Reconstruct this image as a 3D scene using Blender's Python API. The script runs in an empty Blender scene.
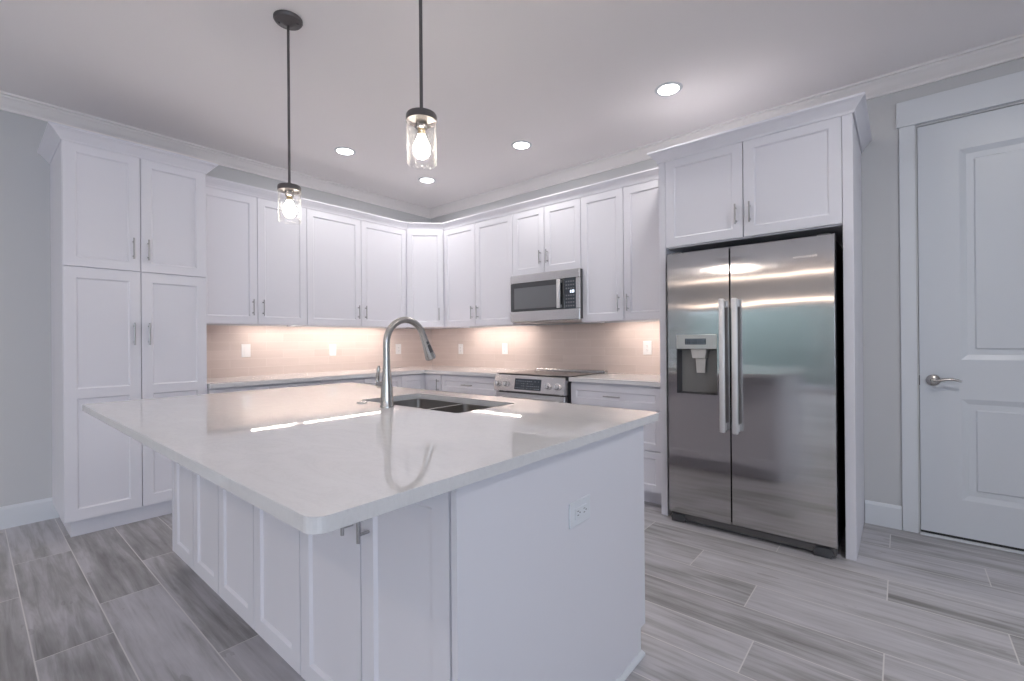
import bpy, bmesh, math, random
from mathutils import Vector, Matrix

# ------------------------------------------------------------------ camera
S = bpy.context.scene
COL = S.collection
PI = math.pi
cam_d = bpy.data.cameras.new('camera')
cam = bpy.data.objects.new('camera', cam_d)
COL.objects.link(cam)
cam_d.sensor_width = 36.0
cam_d.lens = 461.6 * 36.0 / 1024.0
cam_d.clip_start = 0.05
YAW, PITCH, ROLL = 0.7003, 0.0012, -0.0084
F = Vector((math.cos(YAW) * math.cos(PITCH), math.sin(YAW) * math.cos(PITCH), math.sin(PITCH)))
Rt = Vector((math.sin(YAW), -math.cos(YAW), 0))
Up = Rt.cross(F)
R2 = Rt * math.cos(ROLL) + Up * math.sin(ROLL)
U2 = Up * math.cos(ROLL) - Rt * math.sin(ROLL)
cam.matrix_world = Matrix(((R2.x, U2.x, -F.x, -3.8067), (R2.y, U2.y, -F.y, -4.5341), (R2.z, U2.z, -F.z, 1.2081), (0, 0, 0, 1)))
S.camera = cam

# ------------------------------------------------------------------ world, light levels, exposure
W = bpy.data.worlds.new('world')
S.world = W
W.use_nodes = True
bg = W.node_tree.nodes['Background']
SKY_STRENGTH = 4.0
bg.inputs['Color'].default_value = (0.77, 0.83, 1.0, 1)
bg.inputs['Strength'].default_value = SKY_STRENGTH
CAN_POWER = 2.4        # each recessed ceiling light
STRIP_POWER = 1.32       # watts per metre of under-cabinet light
BULB_POWER = 18.5        # each pendant bulb
S.view_settings.view_transform = 'Standard'
S.view_settings.look = 'None'
S.view_settings.gamma = 1.0
S.view_settings.use_curve_mapping = False
S.view_settings.exposure = 0.93
try:
    S.cycles.use_denoising = True
    S.cycles.denoiser = 'OPENIMAGEDENOISE'
    S.cycles.max_bounces = 10
    S.cycles.diffuse_bounces = 6
    S.cycles.glossy_bounces = 6
    S.cycles.transparent_max_bounces = 16
    S.cycles.sample_clamp_indirect = 6.0
    S.cycles.caustics_reflective = False
    S.cycles.caustics_refractive = False
except Exception:
    pass

CEIL = 2.857

# ------------------------------------------------------------------ materials
def principled(name, col, rough=0.5, metal=0.0, spec=0.5, aniso=0.0, coat=0.0):
    m = bpy.data.materials.new(name)
    m.use_nodes = True
    b = m.node_tree.nodes['Principled BSDF']
    b.inputs['Base Color'].default_value = (*col, 1)
    b.inputs['Roughness'].default_value = rough
    b.inputs['Metallic'].default_value = metal
    b.inputs['Specular IOR Level'].default_value = spec
    b.inputs['Coat Weight'].default_value = coat
    if aniso:
        b.inputs['Anisotropic'].default_value = aniso
    return m

def emitter(name, col, strength):
    m = bpy.data.materials.new(name)
    m.use_nodes = True
    nt = m.node_tree
    for n in list(nt.nodes):
        nt.nodes.remove(n)
    o = nt.nodes.new('ShaderNodeOutputMaterial')
    e = nt.nodes.new('ShaderNodeEmission')
    e.inputs['Color'].default_value = (*col, 1)
    e.inputs['Strength'].default_value = strength
    nt.links.new(e.outputs[0], o.inputs[0])
    return m

def N(nt, kind, **kw):
    n = nt.nodes.new(kind)
    for k, v in kw.items():
        setattr(n, k, v)
    return n

def mathn(nt, op, a, b=None, c=None):
    n = N(nt, 'ShaderNodeMath', operation=op)
    for i, v in enumerate((a, b, c)):
        if v is None:
            continue
        if isinstance(v, (int, float)):
            n.inputs[i].default_value = v
        else:
            nt.links.new(v, n.inputs[i])
    return n.outputs[0]

def ramp(nt, fac, stops):
    n = N(nt, 'ShaderNodeValToRGB')
    cr = n.color_ramp
    while len(cr.elements) < len(stops):
        cr.elements.new(0.5)
    for e, (p, c) in zip(cr.elements, stops):
        e.position = p
        e.color = (*c, 1)
    nt.links.new(fac, n.inputs[0])
    return n.outputs[0]

def floor_material():
    m = principled('floor_planks', (0.3, 0.3, 0.3), 0.34, 0, 0.5)
    nt = m.node_tree
    L = nt.links
    b = nt.nodes['Principled BSDF']
    tc = N(nt, 'ShaderNodeTexCoord')
    sp = N(nt, 'ShaderNodeSeparateXYZ')
    L.new(tc.outputs['Object'], sp.inputs[0])
    WID, LEN, X0 = 0.2331, 1.2, -3.64
    rx = mathn(nt, 'DIVIDE', mathn(nt, 'SUBTRACT', sp.outputs[0], X0), WID)
    row = mathn(nt, 'FLOOR', rx)
    fx = mathn(nt, 'SUBTRACT', rx, row)
    # planks are laid in a three-row stagger
    cyc = mathn(nt, 'MODULO', mathn(nt, 'ADD', row, 300.0), 3.0)
    off = mathn(nt, 'ADD', mathn(nt, 'ADD', mathn(nt, 'MULTIPLY', mathn(nt, 'COMPARE', cyc, 0.0, 0.1), 0.32), mathn(nt, 'MULTIPLY', mathn(nt, 'COMPARE', cyc, 1.0, 0.1), 0.05)), mathn(nt, 'MULTIPLY', mathn(nt, 'COMPARE', cyc, 2.0, 0.1), 0.73))
    off = mathn(nt, 'ADD', off, mathn(nt, 'MULTIPLY', mathn(nt, 'LESS_THAN', row, 7.5), 0.345))
    ry = mathn(nt, 'ADD', mathn(nt, 'DIVIDE', sp.outputs[1], LEN), off)
    pl = mathn(nt, 'FLOOR', ry)
    fy = mathn(nt, 'SUBTRACT', ry, pl)
    ex = mathn(nt, 'MULTIPLY', mathn(nt, 'MINIMUM', fx, mathn(nt, 'SUBTRACT', 1.0, fx)), WID)
    ey = mathn(nt, 'MULTIPLY', mathn(nt, 'MINIMUM', fy, mathn(nt, 'SUBTRACT', 1.0, fy)), LEN)
    edge = mathn(nt, 'MINIMUM', ex, ey)
    grout = mathn(nt, 'LESS_THAN', edge, 0.0023)
    cid = N(nt, 'ShaderNodeCombineXYZ')
    L.new(row, cid.inputs[0]); L.new(pl, cid.inputs[1])
    wn = N(nt, 'ShaderNodeTexWhiteNoise', noise_dimensions='3D')
    L.new(cid.outputs[0], wn.inputs[0])
    # grain coordinates: stretched along the plank, shifted plank by plank
    sh = N(nt, 'ShaderNodeVectorMath', operation='SCALE'); sh.inputs['Scale'].default_value = 7.0
    L.new(wn.outputs['Color'], sh.inputs[0])
    ad = N(nt, 'ShaderNodeVectorMath', operation='ADD')
    L.new(tc.outputs['Object'], ad.inputs[0]); L.new(sh.outputs[0], ad.inputs[1])
    mp = N(nt, 'ShaderNodeMapping'); mp.inputs['Scale'].default_value = (16, 1.1, 1)
    L.new(ad.outputs[0], mp.inputs[0])
    n1 = N(nt, 'ShaderNodeTexNoise'); n1.inputs['Scale'].default_value = 1.6; n1.inputs['Detail'].default_value = 6; n1.inputs['Roughness'].default_value = 0.62; n1.inputs['Distortion'].default_value = 0.5
    L.new(mp.outputs[0], n1.inputs['Vector'])
    mp2 = N(nt, 'ShaderNodeMapping'); mp2.inputs['Scale'].default_value = (5, 1.7, 1)
    L.new(ad.outputs[0], mp2.inputs[0])
    n2 = N(nt, 'ShaderNodeTexNoise'); n2.inputs['Scale'].default_value = 1.0; n2.inputs['Detail'].default_value = 4; n2.inputs['Roughness'].default_value = 0.55
    L.new(mp2.outputs[0], n2.inputs['Vector'])
    n3 = N(nt, 'ShaderNodeTexNoise'); n3.inputs['Scale'].default_value = 2.3; n3.inputs['Detail'].default_value = 3
    L.new(mp2.outputs[0], n3.inputs['Vector'])
    f = mathn(nt, 'ADD', mathn(nt, 'MULTIPLY', n1.outputs[0], 0.62), mathn(nt, 'MULTIPLY', n2.outputs[0], 0.42))
    f = mathn(nt, 'ADD', f, mathn(nt, 'MULTIPLY', mathn(nt, 'SUBTRACT', wn.outputs['Value'], 0.5), 0.15))
    col = ramp(nt, f, [(0.28, (0.165, 0.156, 0.152)), (0.44, (0.31, 0.302, 0.303)), (0.56, (0.46, 0.45, 0.472)), (0.74, (0.59, 0.58, 0.61))])
    knot = mathn(nt, 'MULTIPLY', mathn(nt, 'GREATER_THAN', n3.outputs[0], 0.70), 0.25)
    mk = N(nt, 'ShaderNodeMixRGB'); mk.inputs[2].default_value = (0.14, 0.12, 0.11, 1)
    L.new(knot, mk.inputs[0]); L.new(col, mk.inputs[1])
    mg = N(nt, 'ShaderNodeMixRGB'); mg.inputs[2].default_value = (0.64, 0.62, 0.61, 1)
    L.new(grout, mg.inputs[0]); L.new(mk.outputs[0], mg.inputs[1])
    L.new(mg.outputs[0], b.inputs['Base Color'])
    bp = N(nt, 'ShaderNodeBump'); bp.inputs['Strength'].default_value = 0.25; bp.inputs['Distance'].default_value = 0.002
    hh = mathn(nt, 'SUBTRACT', n1.outputs[0], mathn(nt, 'MULTIPLY', grout, 1.0))
    L.new(hh, bp.inputs['Height']); L.new(bp.outputs[0], b.inputs['Normal'])
    return m

def quartz_material():
    m = principled('white_quartz', (0.74, 0.73, 0.73), 0.03, 0, 0.8)
    nt = m.node_tree; L = nt.links; b = nt.nodes['Principled BSDF']
    tc = N(nt, 'ShaderNodeTexCoord')
    n1 = N(nt, 'ShaderNodeTexNoise'); n1.inputs['Scale'].default_value = 3.2; n1.inputs['Detail'].default_value = 8; n1.inputs['Roughness'].default_value = 0.68; n1.inputs['Distortion'].default_value = 2.2
    mp = N(nt, 'ShaderNodeMapping'); mp.inputs['Scale'].default_value = (2.2, 0.9, 1.5); mp.inputs['Rotation'].default_value = (0, 0, 0.6)
    L.new(tc.outputs['Object'], mp.inputs[0]); L.new(mp.outputs[0], n1.inputs['Vector'])
    vein = mathn(nt, 'ABSOLUTE', mathn(nt, 'SUBTRACT', n1.outputs[0], 0.5))
    col = ramp(nt, vein, [(0.0, (0.695, 0.69, 0.70)), (0.02, (0.72, 0.715, 0.725)), (0.12, (0.735, 0.73, 0.74)), (0.4, (0.745, 0.74, 0.75))])
    n2 = N(nt, 'ShaderNodeTexNoise'); n2.inputs['Scale'].default_value = 120; n2.inputs['Detail'].default_value = 2
    L.new(tc.outputs['Object'], n2.inputs['Vector'])
    mx = N(nt, 'ShaderNodeMixRGB', blend_type='MULTIPLY'); mx.inputs[0].default_value = 0.25
    L.new(col, mx.inputs[1]); L.new(n2.outputs[0], mx.inputs[2])
    gm = N(nt, 'ShaderNodeMixRGB'); gm.inputs[0].default_value = 0.25
    L.new(col, gm.inputs[1]); L.new(mx.outputs[0], gm.inputs[2])
    L.new(gm.outputs[0], b.inputs['Base Color'])
    return m

def tile_material():
    m = principled('backsplash_tile', (0.6, 0.52, 0.48), 0.22, 0, 0.4)
    nt = m.node_tree; L = nt.links; b = nt.nodes['Principled BSDF']
    tc = N(nt, 'ShaderNodeTexCoord')
    sp = N(nt, 'ShaderNodeSeparateXYZ'); L.new(tc.outputs['Object'], sp.inputs[0])
    H, LEN = 0.0765, 0.305
    along = mathn(nt, 'SUBTRACT', sp.outputs[0], sp.outputs[1])
    rz = mathn(nt, 'DIVIDE', mathn(nt, 'SUBTRACT', sp.outputs[2], 0.914), H)
    row = mathn(nt, 'FLOOR', rz)
    fz = mathn(nt, 'SUBTRACT', rz, row)
    rx = mathn(nt, 'ADD', mathn(nt, 'DIVIDE', along, LEN), mathn(nt, 'MULTIPLY', row, 0.5))
    px = mathn(nt, 'FLOOR', rx)
    fx = mathn(nt, 'SUBTRACT', rx, px)
    ez = mathn(nt, 'MULTIPLY', mathn(nt, 'MINIMUM', fz, mathn(nt, 'SUBTRACT', 1.0, fz)), H)
    ex = mathn(nt, 'MULTIPLY', mathn(nt, 'MINIMUM', fx, mathn(nt, 'SUBTRACT', 1.0, fx)), LEN)
    g = mathn(nt, 'LESS_THAN', mathn(nt, 'MINIMUM', ez, ex), 0.0014)
    cid = N(nt, 'ShaderNodeCombineXYZ'); L.new(row, cid.inputs[0]); L.new(px, cid.inputs[1])
    wn = N(nt, 'ShaderNodeTexWhiteNoise', noise_dimensions='3D'); L.new(cid.outputs[0], wn.inputs[0])
    n1 = N(nt, 'ShaderNodeTexNoise'); n1.inputs['Scale'].default_value = 5; n1.inputs['Detail'].default_value = 4
    mp = N(nt, 'ShaderNodeMapping'); mp.inputs['Scale'].default_value = (0.6, 0.6, 6)
    L.new(tc.outputs['Object'], mp.inputs[0]); L.new(mp.outputs[0], n1.inputs['Vector'])
    f = mathn(nt, 'ADD', mathn(nt, 'MULTIPLY', wn.outputs['Value'], 0.35), mathn(nt, 'MULTIPLY', n1.outputs[0], 0.65))
    col = ramp(nt, f, [(0.2, (0.60, 0.505, 0.46)), (0.8, (0.68, 0.58, 0.535))])
    mg = N(nt, 'ShaderNodeMixRGB'); mg.inputs[2].default_value = (0.71, 0.625, 0.58, 1)
    L.new(g, mg.inputs[0]); L.new(col, mg.inputs[1])
    L.new(mg.outputs[0], b.inputs['Base Color'])
    return m

def brushed(name, col, rough, aniso, rot=0.0):
    m = principled(name, col, rough, 1.0, 0.5, aniso)
    nt = m.node_tree
    b = nt.nodes['Principled BSDF']
    t = N(nt, 'ShaderNodeTangent', direction_type='RADIAL', axis='Z')
    nt.links.new(t.outputs[0], b.inputs['Tangent'])
    b.inputs['Anisotropic Rotation'].default_value = rot
    return m

def wavy_steel(name, col, rough, aniso, rot=0.0):
    """sheet steel that is not perfectly flat: reflected bands run a little wavy"""
    m = brushed(name, col, rough, aniso, rot)
    nt = m.node_tree; L = nt.links; b = nt.nodes['Principled BSDF']
    tc = N(nt, 'ShaderNodeTexCoord')
    n = N(nt, 'ShaderNodeTexNoise'); n.inputs['Scale'].default_value = 3.0; n.inputs['Detail'].default_value = 1
    L.new(tc.outputs['Object'], n.inputs['Vector'])
    bp = N(nt, 'ShaderNodeBump'); bp.inputs['Strength'].default_value = 0.25; bp.inputs['Distance'].default_value = 0.004
    L.new(n.outputs[0], bp.inputs['Height']); L.new(bp.outputs[0], b.inputs['Normal'])
    return m

def thin_glass(name, tint=(1, 1, 1), refl=1.0, seeds=False):
    m = bpy.data.materials.new(name); m.use_nodes = True
    nt = m.node_tree; L = nt.links
    for n in list(nt.nodes):
        nt.nodes.remove(n)
    o = N(nt, 'ShaderNodeOutputMaterial')
    tr = N(nt, 'ShaderNodeBsdfTransparent'); tr.inputs[0].default_value = (*tint, 1)
    gl = N(nt, 'ShaderNodeBsdfGlossy'); gl.inputs['Roughness'].default_value = 0.03
    fr = N(nt, 'ShaderNodeLayerWeight'); fr.inputs['Blend'].default_value = 0.12
    mx = N(nt, 'ShaderNodeMixShader')
    fac = mathn(nt, 'MINIMUM', mathn(nt, 'MULTIPLY', fr.outputs[0], refl), 1.0)
    base = tr.outputs[0]
    if seeds:
        tc = N(nt, 'ShaderNodeTexCoord')
        v = N(nt, 'ShaderNodeTexVoronoi'); v.inputs['Scale'].default_value = 70
        L.new(tc.outputs['Object'], v.inputs['Vector'])
        dot = mathn(nt, 'LESS_THAN', v.outputs['Distance'], 0.22)
        tl = N(nt, 'ShaderNodeBsdfTranslucent'); tl.inputs[0].default_value = (1, 1, 1, 1)
        lw = N(nt, 'ShaderNodeLayerWeight'); lw.inputs['Blend'].default_value = 0.35
        rim = mathn(nt, 'MULTIPLY', mathn(nt, 'POWER', lw.outputs['Facing'], 3.0), 0.26)
        df = N(nt, 'ShaderNodeBsdfDiffuse'); df.inputs[0].default_value = (1, 1, 1, 1)
        ms = N(nt, 'ShaderNodeMixShader'); ms.inputs[0].default_value = 0.5
        L.new(tl.outputs[0], ms.inputs[1]); L.new(df.outputs[0], ms.inputs[2])
        m2 = N(nt, 'ShaderNodeMixShader')
        L.new(mathn(nt, 'ADD', mathn(nt, 'MULTIPLY', dot, 0.20), rim), m2.inputs[0])
        L.new(tr.outputs[0], m2.inputs[1]); L.new(ms.outputs[0], m2.inputs[2])
        base = m2.outputs[0]
        fac = mathn(nt, 'MULTIPLY', fac, 0.35)
    L.new(fac, mx.inputs[0]); L.new(base, mx.inputs[1]); L.new(gl.outputs[0], mx.inputs[2])
    L.new(mx.outputs[0], o.inputs[0])
    return m

M = {}
M['cab'] = principled('cabinet_white', (0.735, 0.73, 0.782), 0.32, 0, 0.4)
M['wall'] = principled('wall_paint', (0.57, 0.575, 0.585), 0.6, 0, 0.25)
M['ceil'] = principled('ceiling_paint', (0.92, 0.885, 0.88), 0.8, 0, 0.15)
M['trim'] = principled('trim_white_cool_tint', (0.69, 0.715, 0.75), 0.35, 0, 0.4)  # white trim with the cool window light put into its colour
M['crown'] = principled('crown_white', (0.84, 0.81, 0.80), 0.4, 0, 0.4)
M['door'] = principled('door_white_cool_tint', (0.63, 0.66, 0.705), 0.35, 0, 0.4)  # white door; the bluish tint of the daylight is put into its colour
M['floor'] = floor_material()
M['quartz'] = quartz_material()
M['tile'] = tile_material()
M['steel'] = wavy_steel('brushed_steel', (0.50, 0.49, 0.49), 0.10, 1.0, 0.0)
M['steel2'] = principled('satin_steel', (0.66, 0.65, 0.645), 0.26, 1.0)
M['handle'] = principled('satin_nickel', (0.41, 0.405, 0.41), 0.3, 1.0)
M['fhandle'] = principled('steel_bar', (0.78, 0.775, 0.78), 0.5, 1.0)
M['nickel'] = principled('brushed_nickel', (0.47, 0.455, 0.44), 0.27, 1.0)
M['sink'] = principled('sink_steel', (0.42, 0.40, 0.39), 0.33, 1.0)
M['bronze'] = principled('dark_bronze', (0.12, 0.11, 0.112), 0.4, 0.5)
M['grille'] = principled('grille_grey', (0.13, 0.125, 0.125), 0.35, 0.4)
M['black'] = principled('black_plastic', (0.018, 0.018, 0.02), 0.4)
M['dark'] = principled('dark_grey', (0.06, 0.06, 0.065), 0.5)
M['glass_black'] = principled('black_glass', (0.02, 0.02, 0.022), 0.06, 0, 0.6)
M['oven_glass'] = principled('oven_window_glass', (0.045, 0.047, 0.05), 0.05, 0, 0.9)
M['key'] = principled('key_print', (0.17, 0.175, 0.19), 0.5)
M['lcd'] = principled('lcd_glass', (0.05, 0.06, 0.075), 0.12)
M['lcd_print'] = principled('lcd_print', (0.30, 0.36, 0.42), 0.4)
M['plate'] = principled('outlet_white', (0.82, 0.80, 0.79), 0.35)
M['island_plate'] = principled('island_outlet_white', (0.72, 0.745, 0.79), 0.35)
M['slot'] = principled('outlet_slot', (0.10, 0.10, 0.10), 0.5)
M['disp'] = principled('dispenser_grey', (0.06, 0.058, 0.064), 0.35, 0.0)
M['recess'] = principled('recess_steel', (0.20, 0.195, 0.192), 0.35, 0.0)
M['steel3'] = principled('panel_steel', (0.50, 0.51, 0.51), 0.3, 0.9)
M['disp_l'] = principled('dispenser_light', (0.55, 0.53, 0.51), 0.4, 0.3)
M['can_lens'] = emitter('recessed_lens_glow', (1.0, 0.99, 0.97), 14.0)
M['strip_lens'] = emitter('strip_lens_glow', (1.0, 0.90, 0.82), 10.0)
M['bulb'] = emitter('bulb_glow', (1.0, 0.90, 0.78), 25.0)
M['clock'] = emitter('clock_glow', (0.75, 0.85, 1.0), 1.6)
M['cap_pale'] = principled('cap_pale_metal', (0.60, 0.57, 0.55), 0.45, 0.6)
M['brass'] = principled('socket_brass', (0.55, 0.43, 0.26), 0.35, 1.0)
M['glass'] = thin_glass('seeded_glass', (0.97, 0.97, 0.97), 1.1, True)
M['pane'] = thin_glass('window_glass', (0.95, 0.98, 0.97), 1.0)
M['leaf'] = principled('hedge_green', (0.13, 0.16, 0.14), 0.7)
M['added_glow'] = emitter('added_band_glow', (1.0, 0.79, 0.64), 5.0)  # glow of the added linear fixtures

# ------------------------------------------------------------------ mesh helpers
def tag(o, label=None, cat=None, group=None, kind=None):
    if label: o['label'] = label
    if cat: o['category'] = cat
    if group: o['group'] = group
    if kind: o['kind'] = kind
    return o

def thing(name, label, cat, loc=(0, 0, 0), rz=0.0, group=None):
    o = bpy.data.objects.new(name, None)
    o.empty_display_size = 0.1
    COL.objects.link(o)
    o.location = loc
    o.rotation_euler = (0, 0, rz)
    return tag(o, label, cat, group)

def obj(name, bm, mat, parent=None, smooth=False, label=None):
    me = bpy.data.meshes.new(name)
    bmesh.ops.recalc_face_normals(bm, faces=bm.faces[:])
    bm.to_mesh(me)
    bm.free()
    if isinstance(mat, (list, tuple)):
        for k in mat: me.materials.append(M[k])
    else:
        me.materials.append(M[mat])
    if smooth:
        for p in me.polygons: p.use_smooth = True
        try:
            me.set_sharp_from_angle(angle=math.radians(38))
        except Exception:
            pass
    o = bpy.data.objects.new(name, me)
    COL.objects.link(o)
    if parent is not None: o.parent = parent
    if label: o['label'] = label
    return o

def copy_tree(o, parent=None):
    c = o.copy()
    COL.objects.link(c)
    if parent is not None: c.parent = parent
    for ch in list(o.children):
        copy_tree(ch, c)
    return c

def B():
    return bmesh.new()

def box(bm, x0, x1, y0, y1, z0, z1, bev=0.0, seg=1, mi=0):
    x0, x1 = min(x0, x1), max(x0, x1); y0, y1 = min(y0, y1), max(y0, y1); z0, z1 = min(z0, z1), max(z0, z1)
    vs = [bm.verts.new(p) for p in ((x0, y0, z0), (x1, y0, z0), (x1, y1, z0), (x0, y1, z0), (x0, y0, z1), (x1, y0, z1), (x1, y1, z1), (x0, y1, z1))]
    fs = [bm.faces.new([vs[i] for i in q]) for q in ((3, 2, 1, 0), (4, 5, 6, 7), (0, 1, 5, 4), (1, 2, 6, 5), (2, 3, 7, 6), (3, 0, 4, 7))]
    for f in fs: f.material_index = mi
    if bev > 0:
        es = list({e for f in fs for e in f.edges})
        bmesh.ops.bevel(bm, geom=es, offset=bev, segments=seg, affect='EDGES', profile=0.5)
    return bm

def prism(bm, poly, h0, h1, axis='z', bev=0.0):
    """polygon of 2-D points extruded along an axis"""
    def P(a, b, h):
        return {'z': (a, b, h), 'x': (h, a, b), 'y': (a, h, b)}[axis]
    lo = [bm.verts.new(P(a, b, h0)) for a, b in poly]
    hi = [bm.verts.new(P(a, b, h1)) for a, b in poly]
    n = len(poly)
    fs = [bm.faces.new(lo[::-1]), bm.faces.new(hi)]
    for i in range(n):
        fs.append(bm.faces.new((lo[i], lo[(i + 1) % n], hi[(i + 1) % n], hi[i])))
    if bev > 0:
        es = list(set(list(fs[0].edges) + list(fs[1].edges)))
        bmesh.ops.bevel(bm, geom=es, offset=bev, segments=2, affect='EDGES', profile=0.5)
    return bm

def frame_of(d):
    d = Vector(d).normalized()
    a = Vector((0, 0, 1)) if abs(d.z) < 0.9 else Vector((1, 0, 0))
    u = d.cross(a).normalized()
    return d, u, d.cross(u).normalized()

def tube(bm, pts, rad, seg=12, caps=True):
    pts = [Vector(p) for p in pts]
    n = len(pts)
    rads = rad if isinstance(rad, (list, tuple)) else [rad] * n
    d, u, v = frame_of(pts[1] - pts[0])
    rings = []
    for i, p in enumerate(pts):
        t = (pts[min(i + 1, n - 1)] - pts[max(i - 1, 0)]).normalized()
        u = (u - t * u.dot(t)).normalized()
        v = t.cross(u)
        rings.append([bm.verts.new(p + (u * math.cos(a) + v * math.sin(a)) * rads[i]) for a in (2 * PI * k / seg for k in range(seg))])
    for i in range(n - 1):
        for k in range(seg):
            bm.faces.new((rings[i][k], rings[i][(k + 1) % seg], rings[i + 1][(k + 1) % seg], rings[i + 1][k]))
    if caps:
        bm.faces.new(rings[0][::-1]); bm.faces.new(rings[-1])
    return bm

def lathe(bm, prof, seg=32, origin=(0, 0, 0), axis=(0, 0, 1), close=False):
    """profile (radius, height) revolved about an axis"""
    d, u, v = frame_of(axis)
    o = Vector(origin)
    rings = []
    for r, h in prof:
        if r < 1e-6:
            rings.append([bm.verts.new(o + d * h)])
        else:
            rings.append([bm.verts.new(o + d * h + (u * math.cos(a) + v * math.sin(a)) * r) for a in (2 * PI * k / seg for k in range(seg))])
    seq = list(zip(rings, rings[1:]))
    if close: seq.append((rings[-1], rings[0]))
    for a, b in seq:
        for k in range(seg):
            k2 = (k + 1) % seg
            if len(a) == 1 and len(b) == 1: continue
            if len(a) == 1: bm.faces.new((a[0], b[k2], b[k]))
            elif len(b) == 1: bm.faces.new((a[k], a[k2], b[0]))
            else: bm.faces.new((a[k], a[k2], b[k2], b[k]))
    return bm

def sweep(bm, path, prof, closed=False, side=1):
    """profile of (out, z) points swept along a 2-D path with mitred corners; 'out' lies to the side given"""
    P = [Vector(p) for p in path]
    n = len(P)
    rows = []
    for i in range(n):
        if closed:
            a, b = P[i - 1], P[(i + 1) % n]
        else:
            a = P[i - 1] if i > 0 else None
            b = P[i + 1] if i < n - 1 else None
        def nrm(p, q):
            d = (q - p).normalized()
            return Vector((-d.y, d.x)) * side
        if a is None: m = nrm(P[i], b)
        elif b is None: m = nrm(a, P[i])
        else:
            n1, n2 = nrm(a, P[i]), nrm(P[i], b)
            m = (n1 + n2) / (1 + n1.dot(n2))
        rows.append([bm.verts.new((P[i].x + m.x * o, P[i].y + m.y * o, z)) for o, z in prof])
    k = len(prof)
    rng = range(n if closed else n - 1)
    for i in rng:
        r, s = rows[i], rows[(i + 1) % n]
        for j in range(k):
            bm.faces.new((r[j], s[j], s[(j + 1) % k], r[(j + 1) % k]))
    if not closed:
        bm.faces.new(rows[0][::-1]); bm.faces.new(rows[-1])
    return bm

def rrect(x0, x1, y0, y1, r, n=6):
    pts = []
    for cx, cy, a0 in ((x1 - r, y1 - r, 0), (x0 + r, y1 - r, 90), (x0 + r, y0 + r, 180), (x1 - r, y0 + r, 270)):
        for k in range(n + 1):
            a = math.radians(a0 + 90 * k / n)
            pts.append((cx + r * math.cos(a), cy + r * math.sin(a)))
    return pts

def holed_plate(bm, outer, holes, z0, z1, bev=0.0):
    """plate in the xy plane with holes"""
    loops = []
    for z in (z0, z1):
        es = []; rings = []
        for lp in [outer] + holes:
            vs = [bm.verts.new((a, b, z)) for a, b in lp]
            rings.append(vs)
            for i in range(len(vs)):
                es.append(bm.edges.new((vs[i], vs[(i + 1) % len(vs)])))
        bmesh.ops.triangle_fill(bm, edges=es, use_beauty=True, use_dissolve=False)
        loops.append(rings)
    for lo, hi in zip(*loops):
        for i in range(len(lo)):
            j = (i + 1) % len(lo)
            bm.faces.new((lo[i], lo[j], hi[j], hi[i]))
    if bev > 0:
        bm.edges.ensure_lookup_table()
        es = []
        for rings in loops:
            for r in rings:
                for i in range(len(r)):
                    e = bm.edges.get((r[i], r[(i + 1) % len(r)]))
                    if e: es.append(e)
        bmesh.ops.bevel(bm, geom=es, offset=bev, segments=3, affect='EDGES', profile=0.5, clamp_overlap=True)
    return bm

# ------------------------------------------------------------------ room shell
XB, YF = -10.0, -9.0        # the far walls of the open plan room behind the camera
def struct(name, bm, mat, label=None):
    o = obj(name, bm, mat)
    o['kind'] = 'structure'
    if label: o['label'] = label
    return o

b = B(); box(b, XB - 0.15, 0.15, YF - 0.15, 0.15, -0.12, 0.0); struct('floor', b, 'floor')
b = B(); box(b, XB - 0.15, 0.15, YF - 0.15, 0.15, CEIL, CEIL + 0.12); struct('ceiling', b, 'ceil')
b = B(); box(b, XB - 0.15, 0.15, 0.0, 0.15, 0, CEIL); struct('wall_left', b, 'wall')
DY0, DY1, DH = -4.617, -5.53, 2.512     # interior door opening in the right wall
b = B()
box(b, 0.0, 0.15, DY0, 0.0, 0, CEIL)
box(b, 0.0, 0.15, YF - 0.15, DY1, 0, CEIL)
box(b, 0.0, 0.15, DY1, DY0, DH, CEIL)
box(b, 0.06, 0.15, DY1, DY0, 0, DH)
struct('wall_right', b, 'wall')
# wall opposite the refrigerator, with two glazed openings
WY = [(-3.45, -0.35), (-8.2, -5.2)]
WZ0, WZ1 = 0.06, 1.99
b = B()
ys = [0.0, -0.35, -3.45, -5.2, -8.2, YF]
for i in range(5):
    if i in (1, 3):
        box(b, XB - 0.15, XB, ys[i + 1], ys[i], 0, WZ0)
        box(b, XB - 0.15, XB, ys[i + 1], ys[i], WZ1, CEIL)
    else:
        box(b, XB - 0.15, XB, ys[i + 1], ys[i], 0, CEIL)
struct('wall_back', b, 'wall')
FX = (-8.6, -4.6)
FZ0, FZ1 = 0.5, 2.3
b = B()
box(b, XB - 0.15, FX[0], YF - 0.15, YF, 0, CEIL)
box(b, FX[1], 0.0, YF - 0.15, YF, 0, CEIL)
box(b, FX[0], FX[1], YF - 0.15, YF, 0, FZ0)
box(b, FX[0], FX[1], YF - 0.15, YF, FZ1, CEIL)
struct('wall_front', b, 'wall')

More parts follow.
